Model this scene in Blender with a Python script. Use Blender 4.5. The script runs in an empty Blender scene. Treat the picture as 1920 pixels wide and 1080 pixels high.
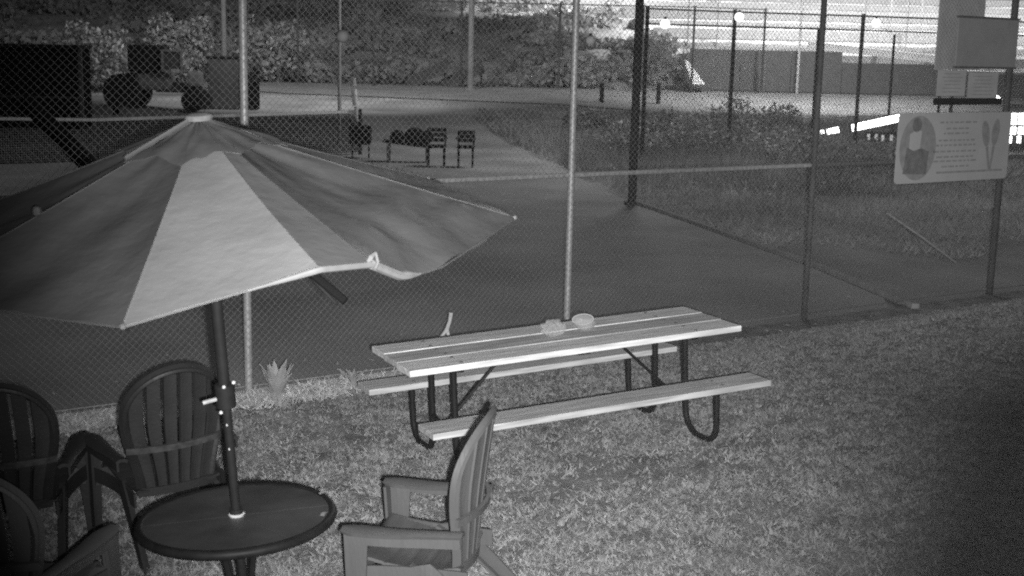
import bpy, bmesh, math, random
import numpy as np
from mathutils import Vector, Matrix, noise
random.seed(7); rng = np.random.default_rng(11)
SC = bpy.context.scene
COL = SC.collection
PI = math.pi

# ---------------------------------------------------------------- camera, world, lamps, exposure
CAM_H = 2.6608
R_AX = Vector((0.99976, 0.00397, 0.02164)); U_AX = Vector((-0.022, 0.18061, 0.98331)); F_AX = Vector((0, 0.98355, -0.18065))
cam_d = bpy.data.cameras.new('camera'); cam = bpy.data.objects.new('camera', cam_d); COL.objects.link(cam)
cam_d.sensor_width = 36; cam_d.lens = 45; cam_d.clip_end = 600; cam_d.clip_start = 0.05
cam_d.dof.use_dof = True; cam_d.dof.focus_distance = 8.5; cam_d.dof.aperture_fstop = 4.5
cam.matrix_world = Matrix(((R_AX.x, U_AX.x, -F_AX.x, 0), (R_AX.y, U_AX.y, -F_AX.y, 0), (R_AX.z, U_AX.z, -F_AX.z, CAM_H), (0, 0, 0, 1)))
SC.camera = cam
SC.view_settings.view_transform = 'Standard'; SC.view_settings.look = 'None'
SC.view_settings.exposure = 0.0; SC.view_settings.gamma = 1.0; SC.view_settings.use_curve_mapping = False
SC.cycles.max_bounces = 4; SC.cycles.diffuse_bounces = 2; SC.cycles.glossy_bounces = 2
SC.cycles.transparent_max_bounces = 8; SC.cycles.caustics_reflective = False; SC.cycles.caustics_refractive = False
SC.cycles.pixel_filter_type = 'BLACKMAN_HARRIS'; SC.cycles.filter_width = 2.0
SC.cycles.sample_clamp_indirect = 2.0
SC.cycles.use_denoising = False; SC.cycles.volume_bounces = 0

W = bpy.data.worlds.new('World'); SC.world = W; W.use_nodes = True
wn = W.node_tree.nodes; wl = W.node_tree.links
sky = wn.new('ShaderNodeTexSky'); sky.sky_type = 'NISHITA'; sky.sun_disc = False
sky.sun_elevation = math.radians(2.0); sky.sun_rotation = math.radians(60)
bw = wn.new('ShaderNodeRGBToBW'); wl.new(sky.outputs[0], bw.inputs[0])
bg = wn['Background']; wl.new(bw.outputs[0], bg.inputs[0]); bg.inputs[1].default_value = 0.025

def lamp(name, kind, loc, power, target=None, size=60, blend=1.0, radius=0.1):
    d = bpy.data.lights.new(name, kind); o = bpy.data.objects.new(name, d); COL.objects.link(o)
    o.location = loc; d.energy = power; d.shadow_soft_size = radius
    if kind == 'SPOT':
        d.spot_size = math.radians(size); d.spot_blend = blend
    if target is not None:
        o.rotation_euler = (Vector(target) - Vector(loc)).to_track_quat('-Z', 'Y').to_euler()
    return o
# the camera's own infrared lamp, beside the lens
lamp('camera_spot', 'SPOT', (0.07, -0.03, CAM_H - 0.05), 3300, target=(-0.25, 12.0, 0.32), size=46.5, blend=1.0, radius=0.02)
# added fill lamps at the camera and over the court, and the floodlights over the far terrace
lamp('camera_spot', 'SPOT', (0.07, -0.03, CAM_H + 0.05), 3600, target=(4.9, 13.6, 2.2), size=26, blend=1.0, radius=0.02)  # second narrow spot, added to brighten the banner and board
lamp('court_fill_lamp', 'POINT', (3.8, 32.0, 9.0), 1900, radius=1.6)  # unseen and on no pole; placed to brighten the far court
lamp('terrace_floodlight', 'SPOT', (15.5, 62.0, 15.0), 48000, target=(17.5, 72.0, 3.5), size=120, blend=0.7, radius=0.5)
lamp('terrace_floodlight', 'SPOT', (29.0, 66.0, 15.0), 20000, target=(28.0, 76.0, 4.0), size=120, blend=0.7, radius=0.5)
lamp('road_floodlight', 'SPOT', (11.0, 48.5, 9.0), 5600, target=(11.0, 53.0, 1.2), size=120, blend=0.9, radius=0.5)
lamp('bank_fill_lamp', 'SPOT', (-7.0, 39.5, 10.5), 6500, target=(-8.5, 58.0, 2.0), size=95, blend=0.8, radius=0.5)  # unseen lamp added to brighten the left bank and the tractor
lamp('bank_fill_lamp', 'SPOT', (5.0, 74.0, 14.0), 16000, target=(2.5, 84.0, 6.0), size=100, blend=0.9, radius=0.5)  # unseen lamp added to brighten the top of the bank

def site(px, py, y):
    """the place seen at picture point (px, py) whose distance ahead is y metres"""
    d = F_AX + R_AX * ((px - 960) / 2400) - U_AX * ((py - 540) / 2400)
    return Vector((0, 0, CAM_H)) + d * (y / d.y)

# the lawn lies on a slope of three degrees: everything standing on it shares its frame
LM = Matrix(((0.99863, -0.00946, -0.05152, 0.1371), (0.00946, 0.99996, -0.00024, 0.0006), (0.05152, -0.00024, 0.99867, 0.0035), (0, 0, 0, 1)))
def frame_on_lawn(x, y, yaw=0.0, z=0.0):
    return LM @ Matrix.Translation((x, y, z)) @ Matrix.Rotation(yaw, 4, 'Z')

# ---------------------------------------------------------------- materials
def mat(name, base, rough=0.8, var=0.0, scale=6.0, bump=0.0, bscale=40.0, spec=0.3, stretch=None, island=0.0, trans=0.0, detail=4.0):
    m = bpy.data.materials.new(name); m.use_nodes = True
    n = m.node_tree.nodes; l = m.node_tree.links
    p = n['Principled BSDF']; p.inputs['Roughness'].default_value = rough
    p.inputs['Specular IOR Level'].default_value = spec
    p.inputs['Base Color'].default_value = (base, base, base, 1)
    tc = n.new('ShaderNodeTexCoord'); mp = n.new('ShaderNodeMapping'); l.new(tc.outputs['Object'], mp.inputs['Vector'])
    if stretch: mp.inputs['Scale'].default_value = stretch
    last = None
    if var > 0:
        t = n.new('ShaderNodeTexNoise'); t.inputs['Scale'].default_value = scale; t.inputs['Detail'].default_value = detail
        l.new(mp.outputs[0], t.inputs['Vector'])
        r = n.new('ShaderNodeMapRange'); r.inputs['From Min'].default_value = 0.3; r.inputs['From Max'].default_value = 0.7
        r.inputs['To Min'].default_value = base * (1 - var); r.inputs['To Max'].default_value = base * (1 + var)
        l.new(t.outputs['Fac'], r.inputs['Value']); last = r.outputs[0]
    if island > 0:
        g = n.new('ShaderNodeNewGeometry'); r = n.new('ShaderNodeMapRange')
        r.inputs['To Min'].default_value = 1 - island; r.inputs['To Max'].default_value = 1 + island
        l.new(g.outputs['Random Per Island'], r.inputs['Value'])
        mu = n.new('ShaderNodeMath'); mu.operation = 'MULTIPLY'; mu.inputs[1].default_value = base
        if last: l.new(last, mu.inputs[1])
        l.new(r.outputs[0], mu.inputs[0]); last = mu.outputs[0]
    if last:
        c = n.new('ShaderNodeCombineColor')
        for k in range(3): l.new(last, c.inputs[k])
        l.new(c.outputs[0], p.inputs['Base Color'])
    if bump > 0:
        t = n.new('ShaderNodeTexNoise'); t.inputs['Scale'].default_value = bscale; t.inputs['Detail'].default_value = 3
        l.new(mp.outputs[0], t.inputs['Vector'])
        b = n.new('ShaderNodeBump'); b.inputs['Strength'].default_value = bump; b.inputs['Distance'].default_value = 0.02
        l.new(t.outputs['Fac'], b.inputs['Height']); l.new(b.outputs[0], p.inputs['Normal'])
    if trans > 0:
        tr = n.new('ShaderNodeBsdfTranslucent'); mx = n.new('ShaderNodeMixShader'); mx.inputs[0].default_value = trans
        tr.inputs[0].default_value = (base, base, base, 1)
        if last: l.new(c.outputs[0], tr.inputs[0])
        out = n['Material Output']; l.new(p.outputs[0], mx.inputs[1]); l.new(tr.outputs[0], mx.inputs[2]); l.new(mx.outputs[0], out.inputs[0])
    return m
def emit(name, s):
    m = bpy.data.materials.new(name); m.use_nodes = True
    p = m.node_tree.nodes['Principled BSDF']; p.inputs['Emission Color'].default_value = (1, 1, 1, 1)
    p.inputs['Emission Strength'].default_value = s; return m
def metal(name, base, rough):
    m = mat(name, base, rough, 0.25, 30); m.node_tree.nodes['Principled BSDF'].inputs['Metallic'].default_value = 0.25; return m

M_LAWN = mat('soil', 0.26, 0.95, 0.45, 5, 0.6, 60)
M_GRASS = mat('grass', 0.46, 0.6, 0.2, 6.0, island=0.16, trans=0.35, detail=6)
M_COURT = mat('court_paint', 0.36, 0.85, 0.3, 0.55, 0.1, 300, detail=8)
M_GROUND = mat('ground', 0.32, 0.95, 0.5, 0.45, 0.5, 5, stretch=(1, 1, 2.5), detail=6)
M_ROAD = mat('road', 0.33, 0.9, 0.2, 1.2, 0.2, 60)
M_STRIP = mat('strip', 0.8, 0.95, 0.3, 6, 0.5, 60)
M_TERR = mat('terrace', 0.46, 0.9, 0.5, 1.3, 0.2, 20)
M_WALL = mat('windscreen', 0.15, 0.9, 0.12, 3)
M_WOOD = mat('bench_wood', 0.88, 0.8, 0.3, 3, 0.12, 25, stretch=(1, 12, 12))
M_WOOD2 = mat('bench_wood_worn', 0.60, 0.8, 0.32, 3, 0.12, 25, stretch=(1, 12, 12))
M_TUBE = mat('black_tube', 0.012, 0.55, 0.3, 20, spec=0.2)
M_RESIN = mat('resin', 0.098, 0.5, 0.12, 8, 0.12, 60, spec=0.45, stretch=(1, 1, 0.3))
M_RESIN_D = mat('resin_dark', 0.033, 0.5, 0.15, 8, 0.12, 60, spec=0.4)
M_CLOTH = mat('canopy_cloth', 0.095, 0.5, 0.2, 3, 0.3, 14, spec=0.5, trans=0.12)
M_CLOTH_L = mat('canopy_cloth_light', 0.235, 0.7, 0.12, 2.5, 0.25, 14, trans=0.12)
M_CLOTH_G = mat('canopy_cloth_grey', 0.145, 0.6, 0.12, 2.5, 0.25, 14, trans=0.12)
M_HEM = mat('canopy_hem', 0.19, 0.6, 0.1, 20)
M_POLE = mat('umbrella_pole', 0.016, 0.65, 0.2, 20, spec=0.2)
M_CHROME = metal('bright_metal', 0.85, 0.2)
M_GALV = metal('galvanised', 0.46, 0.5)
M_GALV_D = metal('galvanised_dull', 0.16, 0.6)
M_WIRE = mat('wire', 0.32, 0.5, 0.2, 20, spec=0.5)
M_DARK = mat('dark_paint', 0.018, 0.7, 0.3, 5)
M_DARK_VEIL = mat('veiled_dark_paint', 0.07, 0.7, 0.3, 5)  # dark paint lightened for far things: haze veil put into the colour
M_BLACK = mat('black', 0.008, 0.9, spec=0.05)
M_PALE = mat('pale_paint', 0.6, 0.6, 0.15, 12)
M_GREY = mat('grey_paint', 0.2, 0.7, 0.2, 8)
M_LEAF = mat('leaf', 0.42, 0.6, 0.45, 0.3, island=0.15, trans=0.3, detail=5)
M_LEAF_D = mat('leaf_dark', 0.36, 0.6, 0.3, 1.5, island=0.5, trans=0.25)
M_PLANT = mat('strap_leaf', 0.55, 0.5, 0.12, 10, island=0.2, trans=0.3)
M_BARK = mat('bark', 0.22, 0.9, 0.3, 8, 0.5, 30)
M_BALL = mat('globe', 0.7, 0.5, 0.1, 30, trans=0.5)
M_LIT = emit('lit_tube', 6.0)
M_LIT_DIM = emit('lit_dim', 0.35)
M_PRINT = mat('banner_sheet', 0.55, 0.5, 0.06, 3)
M_PRINT_D = mat('banner_print_dark', 0.22, 0.5, 0.2, 14)
M_PRINT_M = mat('banner_print_mid', 0.36, 0.5, 0.15, 14)
M_PAPER = mat('notice_paper', 0.5, 0.6, 0.1, 5)
def glass():
    m = mat('table_glass', 0.058, 0.4, 0.4, 3.5, spec=0.35); return m
M_GLASS = glass()
def clear():
    m = bpy.data.materials.new('clear_film'); m.use_nodes = True
    n = m.node_tree.nodes; l = m.node_tree.links; p = n['Principled BSDF']
    p.inputs['Base Color'].default_value = (.85, .85, .85, 1); p.inputs['Roughness'].default_value = .3
    t = n.new('ShaderNodeBsdfTransparent'); mx = n.new('ShaderNodeMixShader'); mx.inputs[0].default_value = .22
    l.new(t.outputs[0], mx.inputs[1]); l.new(p.outputs[0], mx.inputs[2]); l.new(mx.outputs[0], n['Material Output'].inputs[0]); return m
M_CLEAR = clear()

# ---------------------------------------------------------------- mesh helpers
class MB:
    def __init__(s): s.v = []; s.f = []; s.smooth = False
    def add(s, vs, fs):
        b = len(s.v); s.v += [tuple(v) for v in vs]; s.f += [tuple(i + b for i in f) for f in fs]; return s
    def box(s, c, d, R=None, bev=0.0):
        bm = bmesh.new(); bmesh.ops.create_cube(bm, size=1)
        for v in bm.verts: v.co = Vector((v.co.x * d[0], v.co.y * d[1], v.co.z * d[2]))
        if bev: bmesh.ops.bevel(bm, geom=bm.edges[:], offset=bev, segments=2, profile=.6, affect='EDGES')
        bm.verts.index_update()
        R = R or Matrix.Identity(3); c = Vector(c)
        s.add([R @ v.co + c for v in bm.verts], [[v.index for v in f.verts] for f in bm.faces]); bm.free(); return s
    def tube(s, path, r, n=8, cap=True):
        P = [Vector(p) for p in path]; rs = r if isinstance(r, (list, tuple)) else [r] * len(P)
        rings = []; up = None
        for i, p in enumerate(P):
            t = (P[min(i + 1, len(P) - 1)] - P[max(i - 1, 0)]).normalized()
            if up is None:
                up = Vector((0, 0, 1)) if abs(t.z) < .9 else Vector((1, 0, 0))
            a = t.cross(up).normalized(); b = a.cross(t).normalized(); up = b
            rings.append([p + (a * math.cos(2 * PI * k / n) + b * math.sin(2 * PI * k / n)) * rs[i] for k in range(n)])
        vs = [v for g in rings for v in g]; fs = []
        for i in range(len(P) - 1):
            for k in range(n):
                fs.append((i * n + k, i * n + (k + 1) % n, (i + 1) * n + (k + 1) % n, (i + 1) * n + k))
        if cap: fs += [tuple(range(n))[::-1], tuple((len(P) - 1) * n + k for k in range(n))]
        s.smooth = True
        return s.add(vs, fs)
    def lathe(s, prof, n=32, c=(0, 0, 0)):
        vs = []; fs = []
        for r, z in prof:
            for k in range(n): vs.append((c[0] + r * math.cos(2 * PI * k / n), c[1] + r * math.sin(2 * PI * k / n), c[2] + z))
        for i in range(len(prof) - 1):
            for k in range(n): fs.append((i * n + k, i * n + (k + 1) % n, (i + 1) * n + (k + 1) % n, (i + 1) * n + k))
        fs += [tuple(range(n))[::-1], tuple((len(prof) - 1) * n + k for k in range(n))]
        return s.add(vs, fs)
    def grid(s, fn, nu, nv, thick=0.0):
        """fn(u,v)->Vector on [0,1]^2; with thick a closed shell along the local normal"""
        P = [[Vector(fn(i / nu, j / nv)) for j in range(nv + 1)] for i in range(nu + 1)]
        idx = lambda i, j: i * (nv + 1) + j
        if not thick:
            return s.add([p for r in P for p in r], [(idx(i, j), idx(i + 1, j), idx(i + 1, j + 1), idx(i, j + 1)) for i in range(nu) for j in range(nv)])
        N = []
        for i in range(nu + 1):
            for j in range(nv + 1):
                a = P[min(i + 1, nu)][j] - P[max(i - 1, 0)][j]; b = P[i][min(j + 1, nv)] - P[i][max(j - 1, 0)]
                nn = a.cross(b); N.append(nn.normalized() if nn.length > 1e-9 else Vector((0, 0, 1)))
        flat = [p for r in P for p in r]; K = len(flat)
        vs = [p + n * thick / 2 for p, n in zip(flat, N)] + [p - n * thick / 2 for p, n in zip(flat, N)]
        fs = []
        for i in range(nu):
            for j in range(nv):
                q = (idx(i, j), idx(i + 1, j), idx(i + 1, j + 1), idx(i, j + 1)); fs.append(q); fs.append(tuple(k + K for k in q[::-1]))
        rim = [idx(i, 0) for i in range(nu)] + [idx(nu, j) for j in range(nv)] + [idx(i, nv) for i in range(nu, 0, -1)] + [idx(0, j) for j in range(nv, 0, -1)]
        for k in range(len(rim)):
            a, b = rim[k], rim[(k + 1) % len(rim)]; fs.append((b, a, a + K, b + K))
        return s.add(vs, fs)
    def build(s, name, m, parent=None, smooth=None, M=None, kind=None):
        me = bpy.data.meshes.new(name); me.from_pydata(s.v, [], s.f); me.update()
        if (s.smooth if smooth is None else smooth):
            me.polygons.foreach_set('use_smooth', [True] * len(me.polygons))
            try: me.set_sharp_from_angle(angle=math.radians(40))
            except Exception: pass
        me.materials.append(m)
        o = bpy.data.objects.new(name, me); COL.objects.link(o)
        if parent: o.parent = parent
        if M is not None: o.matrix_world = M
        if kind: o['kind'] = kind
        return o
def thing(name, label, cat, M=None, group=None):
    o = bpy.data.objects.new(name, None); COL.objects.link(o); o.empty_display_size = .1
    if M is not None: o.matrix_world = M if isinstance(M, Matrix) else Matrix.Translation(M)
    return tag(o, label, cat, group)
def tag(o, label, cat, group=None):
    o['label'] = label; o['category'] = cat
    if group: o['group'] = group
    return o
def dup(root, M, label):
    r = root.copy(); COL.objects.link(r); r.matrix_world = M; r['label'] = label
    for ch in list(root.children):
        c = ch.copy(); COL.objects.link(c); c.parent = r
        for g in ch.children:
            d = g.copy(); COL.objects.link(d); d.parent = c
    return r
def sm(a, b, x): 
    t = min(1, max(0, (x - a) / (b - a))); return t * t * (3 - 2 * t)
def raw(name, V, F, m, kind=None):
    me = bpy.data.meshes.new(name)
    V = np.asarray(V, dtype=np.float32); F = np.asarray(F, dtype=np.int32)
    me.vertices.add(len(V)); me.vertices.foreach_set('co', V.ravel())
    k = F.shape[1]; me.loops.add(F.size); me.loops.foreach_set('vertex_index', F.ravel())
    me.polygons.add(len(F)); me.polygons.foreach_set('loop_start', np.arange(0, F.size, k, dtype=np.int32))
    me.update(calc_edges=True); me.materials.append(m)
    o = bpy.data.objects.new(name, me); COL.objects.link(o)
    if kind: o['kind'] = kind
    return o

# ---------------------------------------------------------------- terrain
FP0 = Vector((-2.04, 9.69)); FDIR = Vector((0.8328, 0.5536)); FN = Vector((0.5536, -0.8328))    # front fence: a post, its run, its side to the lawn
def zg(x, y):
    d = (x - FP0.x) * FN.x + (y - FP0.y) * FN.y
    if d > 0:
        return (0.0516 * (x) + 0.0035) * sm(0.35, 1.5, d) * (1 - sm(14, 30, d))
    z = 0.10 * sm(0, 9, -d)
    z += 1.1 * sm(34, 60, y)
    if y > 59: z += (y - 59) * 0.205
    return z
def sheet(name, rows, ncol, m, off, nrow=None, kind='structure'):
    """rows = [(y, x_left, x_right)]; a sheet that follows the terrain"""
    ys = [r[0] for r in rows]; xs0 = [r[1] for r in rows]; xs1 = [r[2] for r in rows]
    nrow = nrow or len(rows)
    V = []; F = []
    for i in range(nrow):
        y = ys[0] + (ys[-1] - ys[0]) * i / (nrow - 1)
        a = float(np.interp(y, ys, xs0)); b = float(np.interp(y, ys, xs1))
        for j in range(ncol):
            x = a + (b - a) * j / (ncol - 1); V.append((x, y, zg(x, y) + off))
    for i in range(nrow - 1):
        for j in range(ncol - 1):
            k = i * ncol + j; F.append((k, k + 1, k + ncol + 1, k + ncol))
    return raw(name, V, F, m, kind)
def run_sheet(name, s0, s1, d0, d1, m, off, step=0.25, kind='structure'):
    """a sheet laid along the front fence: s along it, d towards the lawn"""
    ns = int((s1 - s0) / step) + 1; nd = max(2, int(abs(d1 - d0) / step) + 1); V = []; F = []
    for i in range(ns + 1):
        for j in range(nd + 1):
            p = FP0 + FDIR * (s0 + (s1 - s0) * i / ns) + FN * (d0 + (d1 - d0) * j / nd)
            V.append((p.x, p.y, zg(p.x, p.y) + off))
    for i in range(ns):
        for j in range(nd):
            k = i * (nd + 1) + j; F.append((k, k + nd + 1, k + nd + 2, k + 1))
    return raw(name, V, F, m, kind)
sheet('ground', [(-12, -90, 90), (160, -90, 90)], 121, M_GROUND, -0.03, 230)
run_sheet('lawn', -9, 14, 0.0, 12, M_LAWN, 0.0)
run_sheet('garden_strip', -9, 2.6, -0.05, 0.42, M_STRIP, 0.015)
# court surface: bounded by the front fence, the slanting edge kerb on the right and the far line
crt = []
for k in range(60):
    y = 4.0 + k * 0.7
    xl = -40.0
    xf = FP0.x + (y - FP0.y) / FDIR.y * FDIR.x           # the fence at this y: the court lies to its left
    xe = float(np.interp(y, [12.6, 16.4, 22.4, 45.5], [4.62, 3.92, 2.1, -1.7]))
    crt.append((y, xl, min(xf, xe) if y < 14.5 else xe))
sheet('tennis_court', crt, 90, M_COURT, 0.0, 140)
road = [(46.0, 6.5, 10.5), (49.0, 2.0, 16.0), (51.0, -9.0, 22.0), (53.5, -14.0, 30.0), (57.0, -14.0, 34.0)]
sheet('road', road, 60, M_ROAD, 0.01, 40)

# pale court edge kerb, running away from the near right corner
k = MB()
edge = [(4.42, 13.75), (3.92, 16.4), (2.15, 22.4)]
for a, b in zip(edge[:-1], edge[1:]):
    a = Vector((a[0], a[1], zg(*a) + .03)); b = Vector((b[0], b[1], zg(*b) + .03)); d = (b - a)
    k.box((a + b) / 2, (d.length, .09, .06), d.to_track_quat('X', 'Z').to_matrix(), .01)
tag(k.build('edge_kerb', mat('kerb', .32, .9, .25, 6)), 'low pale kerb edging the dark court, running away from the near right corner', 'kerb')

# ---------------------------------------------------------------- front chain link fence
def diag_mesh(length, z0, z1, pitch, r, place, jitter=.004, seg=5):
    V = []; F = []
    h = z1 - z0
    for fam in (1, -1):
        s = -h if fam > 0 else 0.0
        while s < (length if fam > 0 else length + h):
            # s(z) = s + fam*(z-z0)
            lo, hi = (max(0, -s), min(h, length - s)) if fam > 0 else (max(0, s - length), min(h, s))
            if hi - lo > .02:
                n = max(2, int((hi - lo) / h * seg) + 1); b = len(V)
                for i in range(n):
                    t = lo + (hi - lo) * i / (n - 1); j = random.uniform(-jitter, jitter)
                    for q in range(3):
                        a = 2 * PI * q / 3
                        V.append(place(s + fam * t + j + r * math.cos(a) * .7, z0 + t + r * math.cos(a) * .7 * -fam, r * math.sin(a) + fam * r * 1.05))
                for i in range(n - 1):
                    for q in range(3): F.append((b + i * 3 + q, b + i * 3 + (q + 1) % 3, b + i * 3 + 3 + (q + 1) % 3, b + i * 3 + 3 + q))
            s += pitch
    return V, F
def fpt(s, z, d=0.0):
    p = FP0 + FDIR * s + FN * d; return (p.x, p.y, z)
fence = thing('chain_link_fence', 'tall galvanised chain link fence right behind the picnic table', 'fence', (FP0.x, FP0.y, 0))
inv = Matrix.Translation((-FP0.x, -FP0.y, 0))
def fchild(mb, name, m, **kw):
    mb.v = [tuple(inv @ Vector(v)) for v in mb.v]; return mb.build(name, m, fence, **kw)
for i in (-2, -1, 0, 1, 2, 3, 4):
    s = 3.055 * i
    p = fchild(MB().tube([fpt(s, -.1), fpt(s, 1.5), fpt(s, 3.72)], .031 if i != 3 else .04, 12), 'post', M_GALV if i < 2 else M_DARK_VEIL)  # right-hand posts darker, their lack of light put into the colour
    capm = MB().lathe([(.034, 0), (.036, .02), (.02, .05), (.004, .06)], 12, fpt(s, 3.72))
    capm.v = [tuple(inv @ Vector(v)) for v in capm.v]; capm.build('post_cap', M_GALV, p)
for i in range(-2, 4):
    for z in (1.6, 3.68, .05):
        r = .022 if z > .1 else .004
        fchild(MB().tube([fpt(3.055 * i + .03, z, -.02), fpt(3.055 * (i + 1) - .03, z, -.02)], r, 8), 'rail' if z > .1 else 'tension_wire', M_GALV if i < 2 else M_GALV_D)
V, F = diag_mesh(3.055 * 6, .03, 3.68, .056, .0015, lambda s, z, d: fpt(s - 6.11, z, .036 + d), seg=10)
o = raw('wire_mesh', [tuple(inv @ Vector(v)) for v in V], F, M_WIRE, 'stuff'); o.parent = fence
# slanting truss rod in the right hand bay
a = site(1664, 400, 13.7); b = site(1792, 492, 14.3)
fchild(MB().tube([a, a.lerp(b, .5) + Vector((0, 0, .01)), b], .011, 6), 'truss_rod', M_GALV)

def fence_at(px, py, d=.06):
    """the point of the front fence plane seen at a picture point"""
    dr = F_AX + R_AX * ((px - 960) / 2400) - U_AX * ((py - 540) / 2400)
    o = Vector((0, 0, CAM_H)); n = Vector((FN.x, FN.y, 0)); p0 = Vector(fpt(0, 0, d))
    t = (p0 - o).dot(n) / dr.dot(n); return o + dr * t
FX = Vector((FDIR.x, FDIR.y, 0)); FY = Vector((0, 0, 1)); FZ = Vector((FN.x, FN.y, 0))
FR = Matrix((FX, FY, FZ)).transposed()       # local x along the fence, y up, z to the lawn
def panel(name, px0, py0, px1, py1, label, cat, m, thick=.006, d=.05, bev=.0, corner=.0):
    a = fence_at(px0, py0, d); b = fence_at(px1, py1, d); c = (a + b) / 2
    w = abs((b - a).dot(FX)); h = abs(b.z - a.z)
    M = Matrix.Translation(c) @ FR.to_4x4()
    if corner:
        pts = []
        for cx, cy, a0 in ((w / 2 - corner, h / 2 - corner, 0), (-w / 2 + corner, h / 2 - corner, 90), (-w / 2 + corner, -h / 2 + corner, 180), (w / 2 - corner, -h / 2 + corner, 270)):
            for q in range(5):
                t = math.radians(a0 + q * 22.5); pts.append((cx + corner * math.cos(t), cy + corner * math.sin(t)))
        n = len(pts)
        mb = MB().add([(x, y, thick / 2) for x, y in pts] + [(x, y, -thick / 2) for x, y in pts],
                      [tuple(range(n)), tuple(range(2 * n - 1, n - 1, -1))] + [(i + n, (i + 1) % n + n, (i + 1) % n, i) for i in range(n)])
    else:
        mb = MB().box((0, 0, 0), (w, h, thick), None, bev)
    o = mb.build(name, m, None, M=M); tag(o, label, cat); return o, w, h
# the printed banner
ban, bw_, bh_ = panel('banner', 1686, 212, 1886, 334, 'pale printed banner with an oval picture, hung on the fence at right', 'banner', M_PRINT, corner=.05)
def disc(cx, cy, rx, ry, z, n=28, rot=0):
    pts = []
    for q in range(n):
        t = 2 * PI * q / n; x, y = rx * math.cos(t), ry * math.sin(t)
        pts.append((cx + x * math.cos(rot) - y * math.sin(rot), cy + x * math.sin(rot) + y * math.cos(rot), z))
    return MB().add(pts, [tuple(range(n))])
disc(-.325 * bw_, .0 * bh_, .155 * bw_, .46 * bh_, .006).build('oval_picture', M_PRINT_M, ban)
fig = disc(-.345 * bw_, .33 * bh_, .04 * bw_, .10 * bh_, .008)
fig.add([(-.44 * bw_, -.36 * bh_, .008), (-.24 * bw_, -.38 * bh_, .008), (-.23 * bw_, -.05 * bh_, .008), (-.30 * bw_, .0, .008), (-.36 * bw_, -.04 * bh_, .008), (-.42 * bw_, .02 * bh_, .008)], [(0, 1, 2, 3, 4, 5)])
fig.build('printed_figure', M_PRINT_D, ban)
torso = MB().add([(-.40 * bw_, -.03 * bh_, .007), (-.31 * bw_, -.03 * bh_, .007), (-.30 * bw_, .24 * bh_, .007), (-.34 * bw_, .27 * bh_, .007), (-.40 * bw_, .2 * bh_, .007)], [(0, 1, 2, 3, 4)])
torso.build('printed_shirt', M_PRINT, ban)
tx = MB()
for i, (yy, w0) in enumerate(((.36, .16), (.27, .10), (.20, .12), (.10, .16), (.03, .18), (-.06, .2), (-.14, .17), (-.2, .19), (-.28, .12))):
    x = -w0 * bw_ + .01 * bw_
    while x < w0 * bw_:
        l = random.uniform(.02, .055) * bw_
        tx.add([(x, yy * bh_ - .01, .006), (x + l, yy * bh_ - .01, .006), (x + l, yy * bh_ + .009, .006), (x, yy * bh_ + .009, .006)], [(0, 1, 2, 3)]); x += l + .012 * bw_
tx.build('printed_lines', M_PRINT_M, ban, kind='stuff')
for (cx, cy, rot) in ((.27, .18, .25), (.36, .2, -.12)):
    rk = disc(cx * bw_, cy * bh_, .035 * bw_, .2 * bh_, .006, rot=rot)
    s_, c_ = math.sin(rot), math.cos(rot)
    def q(x, y): return (cx * bw_ + x * c_ - y * s_, cy * bh_ + x * s_ + y * c_, .0065)
    rk.add([q(-.012 * bw_, -.2 * bh_), q(-.009 * bw_, -.55 * bh_), q(.009 * bw_, -.55 * bh_), q(.012 * bw_, -.2 * bh_)], [(0, 1, 2, 3)])
    rk.build('printed_racket', M_PRINT_M, ban)
MB().add([(-.15 * bw_, -.38 * bh_, .006), (.45 * bw_, -.38 * bh_, .006), (.45 * bw_, -.35 * bh_, .006), (-.15 * bw_, -.35 * bh_, .006)], [(0, 1, 2, 3)]).build('printed_rule', M_PRINT_M, ban)
# two notices with a dark rail below them
for (x0, x1, y0, lab) in ((1759, 1808, 131, 'left one of two small grey paper notices pinned above the banner'), (1817, 1868, 136, 'right one of two small grey paper notices pinned above the banner')):
    nt, w, h = panel('notice', x0, y0, x1, y0 + 49, lab, 'notice', M_PAPER, thick=.004)
    nt['group'] = 'notices above the banner'
    for q in range(6):
        yy = h * (.36 - q * .14)
        MB().box((random.uniform(-.03, .03) * w, yy, .0035), (w * random.uniform(.5, .75), h * .035, .001)).build('printed_line', M_PRINT_M, nt)
panel('hanging_bar', 1752, 184, 1876, 196, 'dark horizontal bar on the fence between the notices and the banner', 'bar', M_DARK, thick=.03, bev=.004)
bd, w, h = panel('sign_board', 1798, 33, 1902, 126, 'large blank grey board fixed high on the fence above the notices', 'board', mat('board_face', .33, .7, .08, 4), thick=.02, d=.06)
MB().box((0, h / 2 + .012, 0), (w + .03, .024, .03)).build('board_rail', M_GALV_D, bd)
MB().box((0, -h / 2 - .012, 0), (w + .03, .024, .03)).build('board_rail', M_GALV_D, bd)
wp, w, h = panel('windscreen_panel', 1768, -60, 1836, 132, 'tall narrow grey screen behind the mesh, left of the blank board', 'screen', mat('screen_cloth', .48, .9, .15, 5), thick=.02, d=-.06)
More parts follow.
